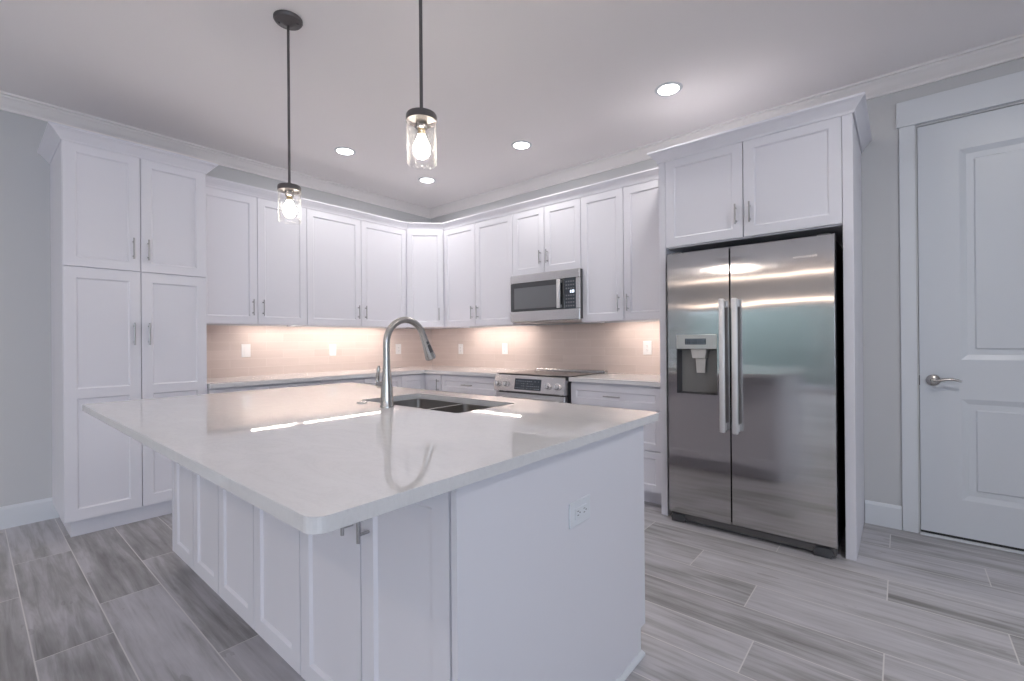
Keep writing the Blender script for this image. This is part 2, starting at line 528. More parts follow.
def glazing(name, axis, at, a0, a1, z0, z1, nbay):
    fr = B(); f = 0.05
    def bx(bm, p0, p1, q0, q1, d0, d1):
        if axis == 'x': box(bm, at + d0, at + d1, p0, p1, q0, q1)
        else: box(bm, p0, p1, at + d0, at + d1, q0, q1)
    a0, a1 = min(a0, a1), max(a0, a1)
    bx(fr, a0, a1, z0, z0 + f, -0.10, -0.03); bx(fr, a0, a1, z1 - f, z1, -0.10, -0.03)
    for k in range(nbay + 1):
        p = a0 + (a1 - a0 - f) * k / nbay
        bx(fr, p, p + f, z0 + f, z1 - f, -0.10, -0.03)
    o = struct(name, fr, 'trim')
    for k in range(nbay):
        g = B()
        p = a0 + (a1 - a0 - f) * k / nbay + f
        q = a0 + (a1 - a0 - f) * (k + 1) / nbay
        bx(g, p, q, z0 + f, z1 - f, -0.07, -0.064)
        obj('pane', g, 'pane', o)
    return o
glazing('window_1', 'x', XB, WY[0][0], WY[0][1], WZ0, WZ1, 3)
glazing('window_2', 'x', XB, WY[1][0], WY[1][1], WZ0, WZ1, 3)
glazing('window_3', 'y', YF, FX[0], FX[1], FZ0, FZ1, 4)

def portal(loc, rot, sx, sy):
    l = bpy.data.lights.new('window_daylight', 'AREA'); l.shape = 'RECTANGLE'; l.size = sx; l.size_y = sy
    l.cycles.is_portal = True
    o = bpy.data.objects.new('window_daylight', l); COL.objects.link(o)
    o.location = loc; o.rotation_euler = rot
for y0, y1 in WY:
    portal((XB - 0.02, (y0 + y1) / 2, (WZ0 + WZ1) / 2), (0, -PI / 2, 0), WZ1 - WZ0, y1 - y0)
portal(((FX[0] + FX[1]) / 2, YF - 0.02, (FZ0 + FZ1) / 2), (PI / 2, 0, 0), FX[1] - FX[0], FZ1 - FZ0)

# ceiling crown moulding, all round the room
CR = [(0.0, CEIL - 0.095), (0.012, CEIL - 0.095), (0.012, CEIL - 0.082), (0.020, CEIL - 0.074), (0.034, CEIL - 0.062), (0.058, CEIL - 0.034), (0.070, CEIL - 0.024), (0.074, CEIL - 0.014), (0.092, CEIL - 0.014), (0.092, CEIL), (0.0, CEIL)]
b = B(); sweep(b, [(XB, 0), (XB, YF), (0, YF), (0, 0)], CR, closed=True, side=1); struct('trim_1', b, 'crown')
# baseboards
BP = [(0, 0), (0.016, 0), (0.016, 0.128), (0.010, 0.140), (0.006, 0.146), (0, 0.146)]
b = B(); sweep(b, [(-3.385, 0), (XB, 0)], BP, side=1); struct('baseboard_left', b, 'trim')
b = B(); sweep(b, [(0, -4.530), (0, -4.346)], BP, side=1)
sweep(b, [(0, YF), (0, -5.625)], BP, side=1); struct('baseboard_right', b, 'trim')

# ------------------------------------------------------------------ interior door in the right wall
def panel_face(bm, x0, x1, z0, z1, yf, yb, panels, bev, dep):
    """front of a framed door in the xz plane (front faces -y): flat frame, sloped sticking, recessed flat panels; panels share the same x range and are listed bottom to top"""
    def q(*ps):
        bm.faces.new([bm.verts.new(p) for p in ps])
    pa, pb = panels[0][0], panels[0][1]
    def rect(a, b_, c, d):
        if b_ - a > 1e-5 and d - c > 1e-5: q((a, yf, c), (b_, yf, c), (b_, yf, d), (a, yf, d))
    rect(x0, pa, z0, z1); rect(pb, x1, z0, z1)
    zz = z0
    for (_, _, c, d) in panels:
        rect(pa, pb, zz, c); zz = d
    rect(pa, pb, zz, z1)
    for (a, b_, c, d) in panels:
        i0 = [(a, yf, c), (b_, yf, c), (b_, yf, d), (a, yf, d)]
        i1 = [(a + bev, yf + dep, c + bev), (b_ - bev, yf + dep, c + bev), (b_ - bev, yf + dep, d - bev), (a + bev, yf + dep, d - bev)]
        for k in range(4):
            k2 = (k + 1) % 4
            q(i0[k], i0[k2], i1[k2], i1[k])
        q(*i1)
    # edges and back
    q((x0, yf, z0), (x0, yf, z1), (x0, yb, z1), (x0, yb, z0)); q((x1, yf, z0), (x1, yf, z1), (x1, yb, z1), (x1, yb, z0))
    q((x0, yf, z0), (x1, yf, z0), (x1, yb, z0), (x0, yb, z0)); q((x0, yf, z1), (x1, yf, z1), (x1, yb, z1), (x0, yb, z1))
    q((x0, yb, z0), (x1, yb, z0), (x1, yb, z1), (x0, yb, z1))
    bmesh.ops.remove_doubles(bm, verts=bm.verts[:], dist=1e-5)
    return bm

b = B()
TH = 0.018
box(b, -TH, 0, -4.533, -4.608, 0, 2.524, 0.002)
box(b, -TH, 0, DY1 - 0.012, DY1 - 0.088, 0, 2.524, 0.002)
box(b, -TH - 0.006, 0, -4.521, DY1 - 0.1, 2.524, 2.682, 0.003)
struct('trim_2', b, 'trim', 'white flat door casing with a taller head board')
d1 = thing('door_1', 'white two-panel interior door with a nickel lever', 'door', (0.0, DY0 - 0.003, 0), -PI / 2)
del d1['category']
d1['kind'] = 'structure'
# local: x runs to the right along the wall, front is -y
dw = abs(DY1 - DY0) - 0.006
b = B()
panel_face(b, 0, dw, 0.022, DH - 0.004, 0.002, 0.042, [(0.185, dw - 0.185, 0.242, 0.842), (0.185, dw - 0.185, 1.075, 2.322)], 0.030, 0.012)
# raised field inside each panel
for c, d in ((0.242, 0.842), (1.075, 2.322)):
    box(b, 0.185 + 0.062, dw - 0.185 - 0.062, 0.006, 0.02, c + 0.062, d - 0.062, 0.006)
obj('door_panel', b, 'door', d1)
b = B()
lathe(b, [(0.0, -0.004), (0.034, -0.004), (0.034, 0.004), (0.028, 0.010), (0.014, 0.014), (0.011, 0.034), (0.013, 0.046), (0.013, 0.056), (0.0, 0.058)], 24, (0.062, 0.0, 0.948), (0, -1, 0))
tube(b, [(0.062, -0.050, 0.948), (0.085, -0.052, 0.950), (0.115, -0.052, 0.957), (0.145, -0.051, 0.960), (0.170, -0.049, 0.954), (0.185, -0.048, 0.948)], [0.011, 0.010, 0.009, 0.008, 0.0075, 0.005], 12)
obj('door_handle', b, 'nickel', d1, True, label='brushed nickel lever handle')
b = B(); box(b, -0.002, 0.0015, 0.001, 0.02, 0.915, 0.975); obj('latch_plate', b, 'dark', d1)
b = B(); box(b, 0.0, dw, 0.006, 0.04, 0.006, 0.022); obj('door_gap_shade', b, 'black', d1, label='dark strip standing in for the shaded gap under the door')  # black strip stands in for shade in the gap under the door
b = B(); box(b, -0.03, 0.055, DY1, DY0, 0.0, 0.007, 0.002); struct('trim_3', b, 'trim', 'low white threshold under the door')

# ------------------------------------------------------------------ cabinets
T = 0.02        # door thickness
STILE = 0.058
def bar_pull(bm, x, y, z, length, vertical=True):
    """bar on two posts; (x, y, z) is the middle of the bar's foot on the front face (front is -y)"""
    h = length / 2; off = 0.032; r = 0.0052; p = h - 0.022
    if vertical:
        tube(bm, [(x, y - off, z - h), (x, y - off, z + h)], r, 10)
        for s in (-p, p): tube(bm, [(x, y + 0.001, z + s), (x, y - off, z + s)], r * 0.9, 8)
    else:
        tube(bm, [(x - h, y - off, z), (x + h, y - off, z)], r, 10)
        for s in (-p, p): tube(bm, [(x + s, y + 0.001, z), (x + s, y - off, z)], r * 0.9, 8)
    return bm

def front(root, name, x0, x1, z0, z1, depth, handle=None, panels=None, stile=STILE, hmat='handle'):
    """a shaker door or drawer front; handle = (x, z, length, vertical)"""
    bm = B()
    yf, yb = -depth - T, -depth - 0.001
    ps = panels or [(x0 + stile, x1 - stile, z0 + stile, z1 - stile)]
    panel_face(bm, x0, x1, z0, z1, yf, yb, ps, 0.009, 0.009)
    bmesh.ops.bevel(bm, geom=[e for e in bm.edges if len(e.link_faces) == 2 and e.calc_face_angle(0) > 1.4 and all(abs(v.co.y - yf) < 1e-5 for v in e.verts)], offset=0.0015, segments=1, affect='EDGES')
    d = obj(name, bm, 'cab', root)
    if handle:
        h = B(); bar_pull(h, handle[0], yf, handle[1], handle[2], handle[3])
        obj('handle', h, hmat, d, True, label='brushed nickel bar pull')
    return d

G = 0.0022      # half of the gap between fronts
def two_doors(root, w, z0, z1, depth, hz, hl=0.135, xm=None, hx=0.040, panels=None, x0=0.0):
    xm = w / 2 if xm is None else xm
    pl = pr = None
    if panels:
        pl = [(x0 + G + STILE, xm - G - STILE, a, b_) for a, b_ in panels]
        pr = [(xm + G + STILE, w - G - STILE, a, b_) for a, b_ in panels]
    front(root, 'door', x0 + G, xm - G, z0, z1, depth, (xm - hx, hz, hl, True), pl)
    front(root, 'door', xm + G, w - G, z0, z1, depth, (xm + hx, hz, hl, True), pr)

ROT_R = -PI / 2
UB, UT = 1.366, 2.44            # wall cabinets: underside and top
UD = 0.366                      # carcass depth without the door

LIP = 0.031
def recessed_box(c, w, zb):
    """cabinet box whose bottom panel sits above the lower edges of its sides and face frame"""
    box(c, 0.0006, w - 0.0006, -UD, -0.002, zb + LIP, UT + 0.015)
    box(c, 0.0006, w - 0.0006, -UD, -UD + 0.019, zb, zb + LIP)
    for a in (0.0006, w - 0.0166): box(c, a, a + 0.016, -UD + 0.019, -0.002, zb, zb + LIP)
def upper(label, loc, w, rz, zb=UB, hz=1.508, hl=0.135, xm=None, group=None, cat='wall cabinet'):
    r = thing('wall_cabinet', label, cat, (loc[0], loc[1], 0), rz, group)
    c = B(); recessed_box(c, w, zb)
    obj('carcass', c, 'cab', r)
    two_doors(r, w, zb + 0.006, UT - 0.004, UD, hz, hl, xm)
    return r

GU = 'white wall cabinets over the backsplash'
XP1 = -2.645
upper('white two-door wall cabinet next to the tall pantry cabinet', (XP1, 0), 0.860, 0, xm=0.436, group=GU)
upper('wide white two-door wall cabinet between the pantry-side unit and the corner unit', (-1.785, 0), 1.114, 0, xm=0.556, group=GU)
upper('white two-door wall cabinet between the corner unit and the microwave', (0, -0.671), 0.997, ROT_R, xm=0.487, group=GU)
upper('short white two-door cabinet directly above the microwave', (0, -1.668), 0.765, ROT_R, zb=1.826, hz=1.975, hl=0.125, xm=0.3775, group=GU)
upper('tall white two-door wall cabinet between the microwave and the refrigerator', (0, -2.433), 0.822, ROT_R, xm=0.3975, group=GU)

# diagonal corner unit
r = thing('corner_wall_cabinet', 'narrow white one-door wall cabinet set diagonally across the corner', 'wall cabinet', (0, 0, 0), 0, GU)
A = 0.671
c = B()
cd = 0.0142   # carcass sits one door thickness behind the diagonal front
prism(c, [(-0.002, -0.002), (-A + 0.001, -0.002), (-A + 0.001, -UD - T + 0.002), (-UD - T + 0.002, -A + 0.001), (-0.002, -A + 0.001)], UB + 0.004, UT + 0.015)
obj('carcass', c, 'cab', r)
dl = math.hypot(A - UD - T, A - UD - T)
c = B()
x0, x1 = 0.006, dl - 0.006
panel_face(c, x0, x1, UB + 0.006, UT - 0.004, -0.018, 0.0, [(x0 + STILE, x1 - STILE, UB + 0.006 + STILE, UT - 0.004 - STILE)], 0.009, 0.009)
d = obj('door', c, 'cab', r)
d.location = (-A, -UD - T, 0)
d.rotation_euler = (0, 0, -PI / 4)
c = B(); bar_pull(c, x1 - 0.045, -0.018, 1.51, 0.135)
obj('handle', c, 'handle', d, True, label='brushed nickel bar pull')

# crown on the wall cabinets: one continuous run from the pantry to the refrigerator cabinet
KP = [(0.0, UT - 0.003), (0.006, UT - 0.003), (0.010, UT + 0.012), (0.018, UT + 0.026), (0.036, UT + 0.048), (0.042, UT + 0.056), (0.046, UT + 0.060), (0.046, UT + 0.072), (0.0, UT + 0.072)]
ud = UD + T - 0.001
c = B(); sweep(c, [(XP1 + 0.004, -ud), (-A + 0.002, -ud), (-ud, -A + 0.002), (-ud, -3.252)], KP, side=-1)
tag(obj('crown_moulding', c, 'cab'), 'white crown moulding running along the tops of the wall cabinets round the corner', 'moulding')

# pantry
PX0, PX1, PD = -3.416, -2.6475, 0.58
pw = PX1 - PX0
r = thing('pantry_cabinet', 'tall white four-door pantry cabinet at the left end of the kitchen', 'pantry cabinet', (PX0, 0, 0))
c = B(); box(c, 0, pw, -PD, -0.002, 0.104, 2.482); obj('carcass', c, 'cab', r)
c = B(); box(c, 0.034, pw, -PD + 0.035, -0.002, 0.0, 0.104); obj('plinth', c, 'cab', r)
pm = 0.382
two_doors(r, pw, 0.110, 1.694, PD, 1.277, 0.150, pm, panels=[(0.178, 0.872), (0.930, 1.630)])
two_doors(r, pw, 1.700, 2.474, PD, 1.847, 0.140, pm)
pd = PD + T
c = B()
KPT = [(0.0, 2.468), (0.006, 2.468), (0.010, 2.478), (0.022, 2.492), (0.044, 2.518), (0.056, 2.526), (0.062, 2.530), (0.062, 2.541), (0.0, 2.541)]
sweep(c, [(0, -0.002), (0, -pd), (pw, -pd), (pw, -0.452)], KPT, side=-1)
obj('crown_moulding', c, 'cab', r)
c = B(); box(c, -0.0005, pw, -pd + 0.002, -0.002, 2.482, 2.536); obj('top_board', c, 'cab', r)

# refrigerator enclosure
FPL0, FPL1, FPR0, FPR1 = -3.256, -3.302, -4.294, -4.342
FCX = 0.68
def end_panel(name, label, y0, y1):
    c = B(); box(c, -FCX - 0.02, -0.002, y1, y0, 0.0, 2.436, 0.0015)
    return tag(obj(name, c, 'cab'), label, 'panel', None)
end_panel('end_panel', 'tall narrow white panel between the drawer cabinet and the refrigerator', FPL0, FPL1)
end_panel('end_panel', 'tall white panel between the refrigerator and the interior door', FPR0, FPR1)
fw = abs(FPR0 - FPL1)
r = thing('refrigerator_cabinet', 'deep white two-door cabinet above the refrigerator', 'wall cabinet', (0, FPL1, 0), ROT_R)
c = B(); box(c, 0.0006, fw - 0.0006, -FCX, -0.002, 1.832, 2.45); obj('carcass', c, 'cab', r)
two_doors(r, fw, 1.840, 2.436, FCX, 1.983, 0.125, 0.491)
c = B()
KF = [(0.0, 2.428), (0.006, 2.428), (0.010, 2.440), (0.022, 2.456), (0.040, 2.478), (0.050, 2.486), (0.055, 2.490), (0.055, 2.502), (0.0, 2.502)]
e0 = FPL1 - FPL0; e1 = fw + (FPR0 - FPR1)
sweep(c, [(e0 - 0.002, -0.44), (e0 - 0.002, -FCX - T - 0.001), (e1 + 0.002, -FCX - T - 0.001), (e1 + 0.002, -0.002)], KF, side=-1)
obj('crown_moulding', c, 'cab', r)
c = B(); box(c, e0, e1, -FCX - T, -0.002, 2.452, 2.498); obj('top_board', c, 'cab', r)

# base cabinets
BD, BT = 0.60, 0.874
def base_carcass(r, w, depth=BD, hollow=False, toe=0.075):
    c = B()
    if hollow:
        for a in (0.0006, w - 0.019): box(c, a, a + 0.018, -depth, -0.002, 0.105, BT)
        box(c, 0.019, w - 0.019, -depth, -0.002, 0.105, 0.123)
        box(c, 0.019, w - 0.019, -0.014, -0.002, 0.123, BT)
    else:
        box(c, 0.0006, w - 0.0006, -depth, -0.002, 0.105, BT)
    obj('carcass', c, 'cab', r)
    c = B(); box(c, 0.0006, w - 0.0006, -depth + toe, -0.002, 0.0, 0.105); obj('toe_kick', c, 'cab', r)

def drawer(r, x0, x1, z0, z1, hz=None, hl=0.14, stile=0.048):
    front(r, 'drawer', x0 + G, x1 - G, z0 + G, z1 - G, BD, ((x0 + x1) / 2, hz or (z0 + z1) / 2, hl, False), None, stile)

GB = 'white base cabinets under the back counter'
def base_unit(label, loc, w, rz):
    r = thing('base_cabinet', label, 'base cabinet', (loc[0], loc[1], 0), rz, GB)
    base_carcass(r, w)
    xm = w / 2
    drawer(r, 0, xm, 0.700, 0.862, hl=0.13); drawer(r, xm, w, 0.700, 0.862, hl=0.13)
    front(r, 'door', G, xm - G, 0.112, 0.696, BD, (xm - 0.04, 0.60, 0.135, True))
    front(r, 'door', xm + G, w - G, 0.112, 0.696, BD, (xm + 0.04, 0.60, 0.135, True))
    return r
base_unit('white base cabinet with drawers standing against the pantry side', (XP1, 0), 0.862, 0)
base_unit('white base cabinet with drawers between the pantry-side base unit and the corner base unit', (-1.783, 0), 0.862, 0)
# corner unit with a bi-fold door
r = thing('corner_base_cabinet', 'white corner base cabinet with two narrow doors meeting in the inside corner', 'base cabinet', (0, 0, 0), 0, GB)
Cx = 0.921
c = B(); prism(c, [(-0.002, -0.002), (-Cx + 0.001, -0.002), (-Cx + 0.001, -BD), (-BD, -BD), (-BD, -0.882), (-0.002, -0.882)], 0.105, BT); obj('carcass', c, 'cab', r)
c = B(); prism(c, [(-0.002, -0.002), (-Cx + 0.001, -0.002), (-Cx + 0.001, -BD + 0.075), (-BD + 0.075, -BD + 0.075), (-BD + 0.075, -0.882), (-0.002, -0.882)], 0.0, 0.105); obj('toe_kick', c, 'cab', r)
c = B(); panel_face(c, -Cx + 0.003, -BD - 0.022, 0.112, 0.862, -BD - T, -BD - 0.001, [(-Cx + 0.003 + 0.055, -BD - 0.022 - 0.055, 0.17, 0.804)], 0.009, 0.009)
obj('door', c, 'cab', r)
c = B(); panel_face(c, 0.002, 0.255, 0.112, 0.862, -T, -0.001, [(0.057, 0.2, 0.17, 0.804)], 0.009, 0.009)
d = obj('door', c, 'cab', r); d.location = (-BD, -BD - 0.0225, 0); d.rotation_euler = (0, 0, ROT_R)
c = B(); bar_pull(c, 0.222, -T, 0.755, 0.13); obj('handle', c, 'handle', d, True, label='brushed nickel bar pull')
# drawer stacks on the right wall
def drawer_stack(label, y, w):
    r = thing('drawer_cabinet', label, 'base cabinet', (0, y, 0), ROT_R, GB)
    base_carcass(r, w)
    drawer(r, 0.004, w - 0.018, 0.698, 0.862, hz=0.778)
    drawer(r, 0.004, w - 0.018, 0.407, 0.694, hz=0.56)
    drawer(r, 0.004, w - 0.018, 0.110, 0.403, hz=0.265)
drawer_stack('white three-drawer base cabinet between the corner and the range', -0.884, 0.810)
drawer_stack('white three-drawer base cabinet between the range and the refrigerator panel', -2.466, 0.788)

# countertops on the back runs
CT0, CT1, CF = 0.876, 0.910, 0.645
c = B(); prism(c, [(-0.002, -0.002), (XP1, -0.002), (XP1, -CF), (-CF, -CF), (-CF, -1.694), (-0.002, -1.694)], CT0, CT1, bev=0.003)
tag(obj('countertop', c, 'quartz'), 'white quartz countertop turning the corner from the pantry to the range', 'countertop')
c = B(); prism(c, [(-0.002, -2.466), (-CF, -2.466), (-CF, -3.254), (-0.002, -3.254)], CT0, CT1, bev=0.003)
tag(obj('countertop', c, 'quartz'), 'short white quartz countertop between the range and the refrigerator panel', 'countertop')

# backsplash
c = B(); prism(c, [(-0.0012, -0.0012), (XP1, -0.0012), (XP1, -0.010), (-0.010, -0.010), (-0.0012, -0.010)], CT1 + 0.0005, UB - 0.0008)
tag(obj('backsplash', c, 'tile'), 'beige tile backsplash on the left wall between the pantry and the room corner', 'backsplash')
c = B(); prism(c, [(-0.0012, -0.0101), (-0.0100, -0.0101), (-0.0100, -3.254), (-0.0012, -3.254)], CT1 + 0.0005, UB - 0.0008)
tag(obj('backsplash', c, 'tile'), 'beige tile backsplash behind the range, from the corner to the refrigerator panel', 'backsplash')

# ------------------------------------------------------------------ island
IX0, IX1, IY0, IY1 = -3.436, -1.980, -3.785, -1.4355
IT0, IT1 = 0.884, 0.914
IBX, IBM, IBR = -3.07, -2.765, -2.10        # carcass front, partition, sink-side door faces
SY = [-1.556, -2.232, -2.998, -3.742]       # unit boundaries along the seating side
r_labels = ['white island cabinet with two doors farthest from the camera on the seating side',
            'white island cabinet with two doors in the middle of the seating side',
            'nearest white island cabinet on the seating side, two bar pulls showing under the overhang']
splits = [-1.885, -2.615, -3.366]
BT_OLD = BT
BT = 0.882
for i in range(3):
    # front faces -x: same orientation as the right wall
    w = SY[i] - SY[i + 1]
    r = thing('island_cabinet', r_labels[i], 'island cabinet', (IBM - 0.0005, SY[i], 0), ROT_R, 'island cabinets on the seating side')
    base_carcass(r, w, abs(IBX - IBM))
    xm = SY[i] - splits[i]
    dep = abs(IBX - IBM)
    for a, e, hx in ((G, xm - G, xm - 0.040), (xm + G, w - (G if i < 2 else 0.007), xm + 0.042)):
        front(r, 'door', a, e, 0.100, 0.872, dep, (hx, 0.742, 0.155, True), None, 0.060)
s_labels = ['white sink-side island cabinet nearest the back corner', 'white sink base cabinet under the double bowl', 'white sink-side island cabinet nearest the refrigerator']
SS = [-1.556, -2.330, -3.230, -3.742]
for i in range(3):
    w = SS[i] - SS[i + 1]
    r = thing('island_cabinet', s_labels[i], 'island cabinet', (IBM + 0.0005, SS[i + 1], 0), PI / 2, 'island cabinets on the sink side')
    dep = IBR - T - IBM
    base_carcass(r, w, dep, True)
    for a, e, hx in ((G, w / 2 - G, w / 2 - 0.04), (w / 2 + G, w - G, w / 2 + 0.04)):
        front(r, 'door', a, e, 0.112, 0.872, dep, (hx, 0.742, 0.155, True), None, 0.060)
BT = BT_OLD
c = B(); prism(c, [(-3.092, 0.0), (-2.142, 0.0), (-2.142, 0.105), (IBR - 0.002, 0.105), (IBR - 0.002, 0.8835), (-3.092, 0.8835)], -3.764, -3.7445, 'y')
r = obj('island_end_panel', c, 'cab'); tag(r, 'plain white island end panel with a wall outlet, facing the camera', 'panel')
c = B(); sweep(c, [(-3.092, -3.764), (-2.142, -3.764), (-2.142, -3.746)], [(0, 0), (0.012, 0), (0.012, 0.010), (0.004, 0.020), (0, 0.020)], side=-1)
obj('shoe_moulding', c, 'trim', r)
c = B(); prism(c, [(-3.018, 0.0), (-2.142, 0.0), (-2.142, 0.105), (IBR - 0.002, 0.105), (IBR - 0.002, 0.8835), (-3.092, 0.8835), (-3.092, 0.100), (-3.018, 0.100)], -1.5545, -1.536, 'y')
tag(obj('island_end_panel', c, 'cab'), 'white island end panel on the far end, facing the pantry', 'panel')

SX0, SX1, SYA, SYB = -2.508, -2.128, -3.142, -2.420     # sink opening
b = B(); holed_plate(b, rrect(IX0, IX1, IY0, IY1, 0.032, 7), [rrect(SX0, SX1, SYA, SYB, 0.018, 5)[::-1]], IT0, IT1, 0.004)
tag(obj('island_countertop', b, 'quartz', None, False), 'large polished white quartz island countertop with a sink cut-out', 'countertop')

# sink
r = thing('kitchen_sink', 'undermount double-bowl steel sink in the island countertop', 'sink', ((SX0 + SX1) / 2, (SYA + SYB) / 2, 0.70))
ox, oy, oz = (SX0 + SX1) / 2, (SYA + SYB) / 2, 0.70
def bowl(y0, y1):
    c = B()
    x0, x1 = SX0 - ox - 0.004, SX1 - ox + 0.004
    y0 -= oy; y1 -= oy
    top = IT0 - oz - 0.0015
    sec = [(0.012, top, 0.034), (0.0, top, 0.030), (0.0, top - 0.02, 0.030), (-0.006, 0.03, 0.030), (-0.018, 0.010, 0.030), (-0.045, 0.002, 0.03), (-0.09, 0.0, 0.03)]
    out = [(-0.09, -0.004, 0.03), (-0.040, -0.002, 0.03), (-0.012, 0.006, 0.03), (0.0, 0.028, 0.03), (0.006, top - 0.02, 0.032), (0.0125, top - 0.001, 0.034)]
    rings = []
    for g, z, rad in sec + out:
        g2 = min(g, 0.0095) if g > 0 else g
        rings.append([c.verts.new((a, e, z)) for a, e in rrect(x0 - g, x1 + g, y0 - g2, y1 + g2, rad, 5)])
    n = len(rings[0])
    for i in range(len(rings) - 1):
        if i == len(sec) - 1: continue
        for k in range(n):
            c.faces.new((rings[i][k], rings[i][(k + 1) % n], rings[i + 1][(k + 1) % n], rings[i + 1][k]))
    c.faces.new(rings[len(sec) - 1]); c.faces.new(rings[len(sec)][::-1])
    for k in range(n):
        c.faces.new((rings[-1][k], rings[-1][(k + 1) % n], rings[0][(k + 1) % n], rings[0][k]))
    o = obj('bowl', c, 'sink', r, True)
    c = B(); lathe(c, [(0.0, 0.001), (0.026, 0.001), (0.040, 0.006), (0.044, 0.0045), (0.044, 0.001)], 24, ((x0 + x1) / 2, (y0 + y1) / 2, 0.0))
    obj('drain', c, 'steel2', o, True)
bowl(SYA - 0.004, -2.796)
bowl(-2.776, SYB + 0.004)

# faucet
FBX, FBY = -2.574, -2.751
r = thing('kitchen_faucet', 'tall brushed-nickel pull-down kitchen faucet with an arched spout', 'faucet', (FBX, FBY, IT1))
c = B(); lathe(c, [(0.0, 0.0), (0.031, 0.0), (0.031, 0.006), (0.0285, 0.012), (0.0275, 0.05), (0.0245, 0.10), (0.020, 0.145), (0.0165, 0.19), (0.0155, 0.21), (0.0, 0.21)], 28)
obj('body', c, 'nickel', r, True)
c = B()
pts = [(0, 0, 0.205), (0, 0, 0.25), (0, 0, 0.284)]
RA = 0.108; AZ = 0.290
for k in range(1, 17):
    a = math.radians(180 - 162 * k / 16)
    pts.append((RA + RA * math.cos(a), 0, AZ + RA * math.sin(a)))
tube(c, pts, 0.0155, 20); obj('spout', c, 'nickel', r, True)
end = Vector(pts[-1]); dr = (Vector(pts[-1]) - Vector(pts[-2])).normalized()
c = B(); lathe(c, [(0.0, -0.002), (0.0165, -0.002), (0.0168, 0.02), (0.019, 0.05), (0.0235, 0.09), (0.0265, 0.112), (0.0265, 0.120), (0.023, 0.124), (0.0, 0.124)], 28, end, dr)
h = obj('spray_head', c, 'nickel', r, True)
side = Vector((0, -1, 0)); nn = (side + Vector((-0.35, 0, -0.1))).normalized()
c = B()
d, u, v = frame_of(dr)
for h0, h1, rr in ((0.030, 0.043, 0.0185), (0.048, 0.088, 0.0215)):
    n = 8
    ring = []
    for k in range(n + 1):
        a = -0.42 + 0.84 * k / n
        s1 = (side * math.cos(a) + dr.cross(side) * math.sin(a))
        ring.append((c.verts.new(end + dr * h0 + s1 * (rr - 0.001 if h0 < 0.04 else rr - 0.0015)), c.verts.new(end + dr * h1 + s1 * (rr + 0.0008 if h0 < 0.04 else rr + 0.0028)),
                     c.verts.new(end + dr * h0 + s1 * (rr - 0.006)), c.verts.new(end + dr * h1 + s1 * (rr - 0.006))))
    for k in range(n):
        p, q = ring[k], ring[k + 1]
        c.faces.new((p[0], q[0], q[1], p[1])); c.faces.new((p[2], p[3], q[3], q[2]))
        c.faces.new((p[0], p[2], q[2], q[0])); c.faces.new((p[1], q[1], q[3], p[3]))
    c.faces.new((ring[0][0], ring[0][1], ring[0][3], ring[0][2])); c.faces.new((ring[-1][0], ring[-1][2], ring[-1][3], ring[-1][1]))
obj('spray_button', c, 'dark', h, True, label='dark rubber spray buttons')
c = B()
lathe(c, [(0.0, 0.0), (0.016, 0.0), (0.017, 0.028), (0.017, 0.050), (0.013, 0.056), (0.0, 0.057)], 22, (0, 0.012, 0.098), (0, 1, 0))
tube(c, [(0, 0.060, 0.092), (-0.004, 0.066, 0.112), (-0.006, 0.062, 0.140), (-0.006, 0.056, 0.168), (-0.004, 0.055, 0.186)], [0.008, 0.0085, 0.0075, 0.0095, 0.005], 12)
obj('lever', c, 'nickel', r, True)
c = B(); lathe(c, [(0.0, 0.0), (0.026, 0.0), (0.026, 0.002), (0.023, 0.004), (0.0, 0.0045)], 24, (-2.566, -2.535, IT1 + 0.0003))
tag(obj('sink_hole_cover', c, 'nickel', None, True), 'small round nickel hole cover on the island beside the faucet', 'cover')

# ------------------------------------------------------------------ refrigerator (local: x to the right, front -y)
FY0, FY1 = -3.343, -4.264
r = thing('refrigerator', 'stainless side-by-side refrigerator with water and ice dispenser', 'refrigerator', (0, FY0, 0), ROT_R)
w = FY0 - FY1
FD = 0.777
c = B(); box(c, 0.004, w - 0.004, -0.70, -0.06, 0.03, 1.765, 0.004); obj('body', c, 'dark', r)
gap = 0.3875
def fridge_door(x0, x1, hole=None):
    c = B()
    if hole:
        hx0, hx1, hz0, hz1 = hole
        holed_plate(c, [(x0, 0.070), (x1, 0.070), (x1, 1.775), (x0, 1.775)], [[(hx0, hz0), (hx0, hz1), (hx1, hz1), (hx1, hz0)]], 0.0, 0.070, 0.0)
        # plate lies in xy: stand it up (x, y, z) -> (x, -FD + z, y)
        for v in c.verts: v.co = Vector((v.co.x, -FD + v.co.z, v.co.y))
        oe = [e for e in c.edges if all(abs(v.co.y + FD) < 1e-5 for v in e.verts) and len(e.link_faces) == 2 and e.calc_face_angle(0) > 1.4 and
              (all(abs(v.co.x - x0) < 1e-4 for v in e.verts) or all(abs(v.co.x - x1) < 1e-4 for v in e.verts) or all(v.co.z > 1.774 for v in e.verts) or all(v.co.z < 0.071 for v in e.verts))]
        bmesh.ops.bevel(c, geom=oe, offset=0.005, segments=3, affect='EDGES', profile=0.5)
    else:
        box(c, x0, x1, -FD, -FD + 0.070, 0.070, 1.775)
        oe = [e for e in c.edges if all(abs(v.co.y + FD) < 1e-5 for v in e.verts)]
        bmesh.ops.bevel(c, geom=oe, offset=0.005, segments=3, affect='EDGES', profile=0.5)
    return c
HX0, HX1, HZ0, HZ1 = 0.058, 0.312, 0.858, 1.240
fd = obj('freezer_door', fridge_door(0.0, gap - 0.003, (HX0, HX1, HZ0, HZ1)), 'steel', r)
rd = obj('refrigerator_door', fridge_door(gap + 0.003, w), 'steel', r)
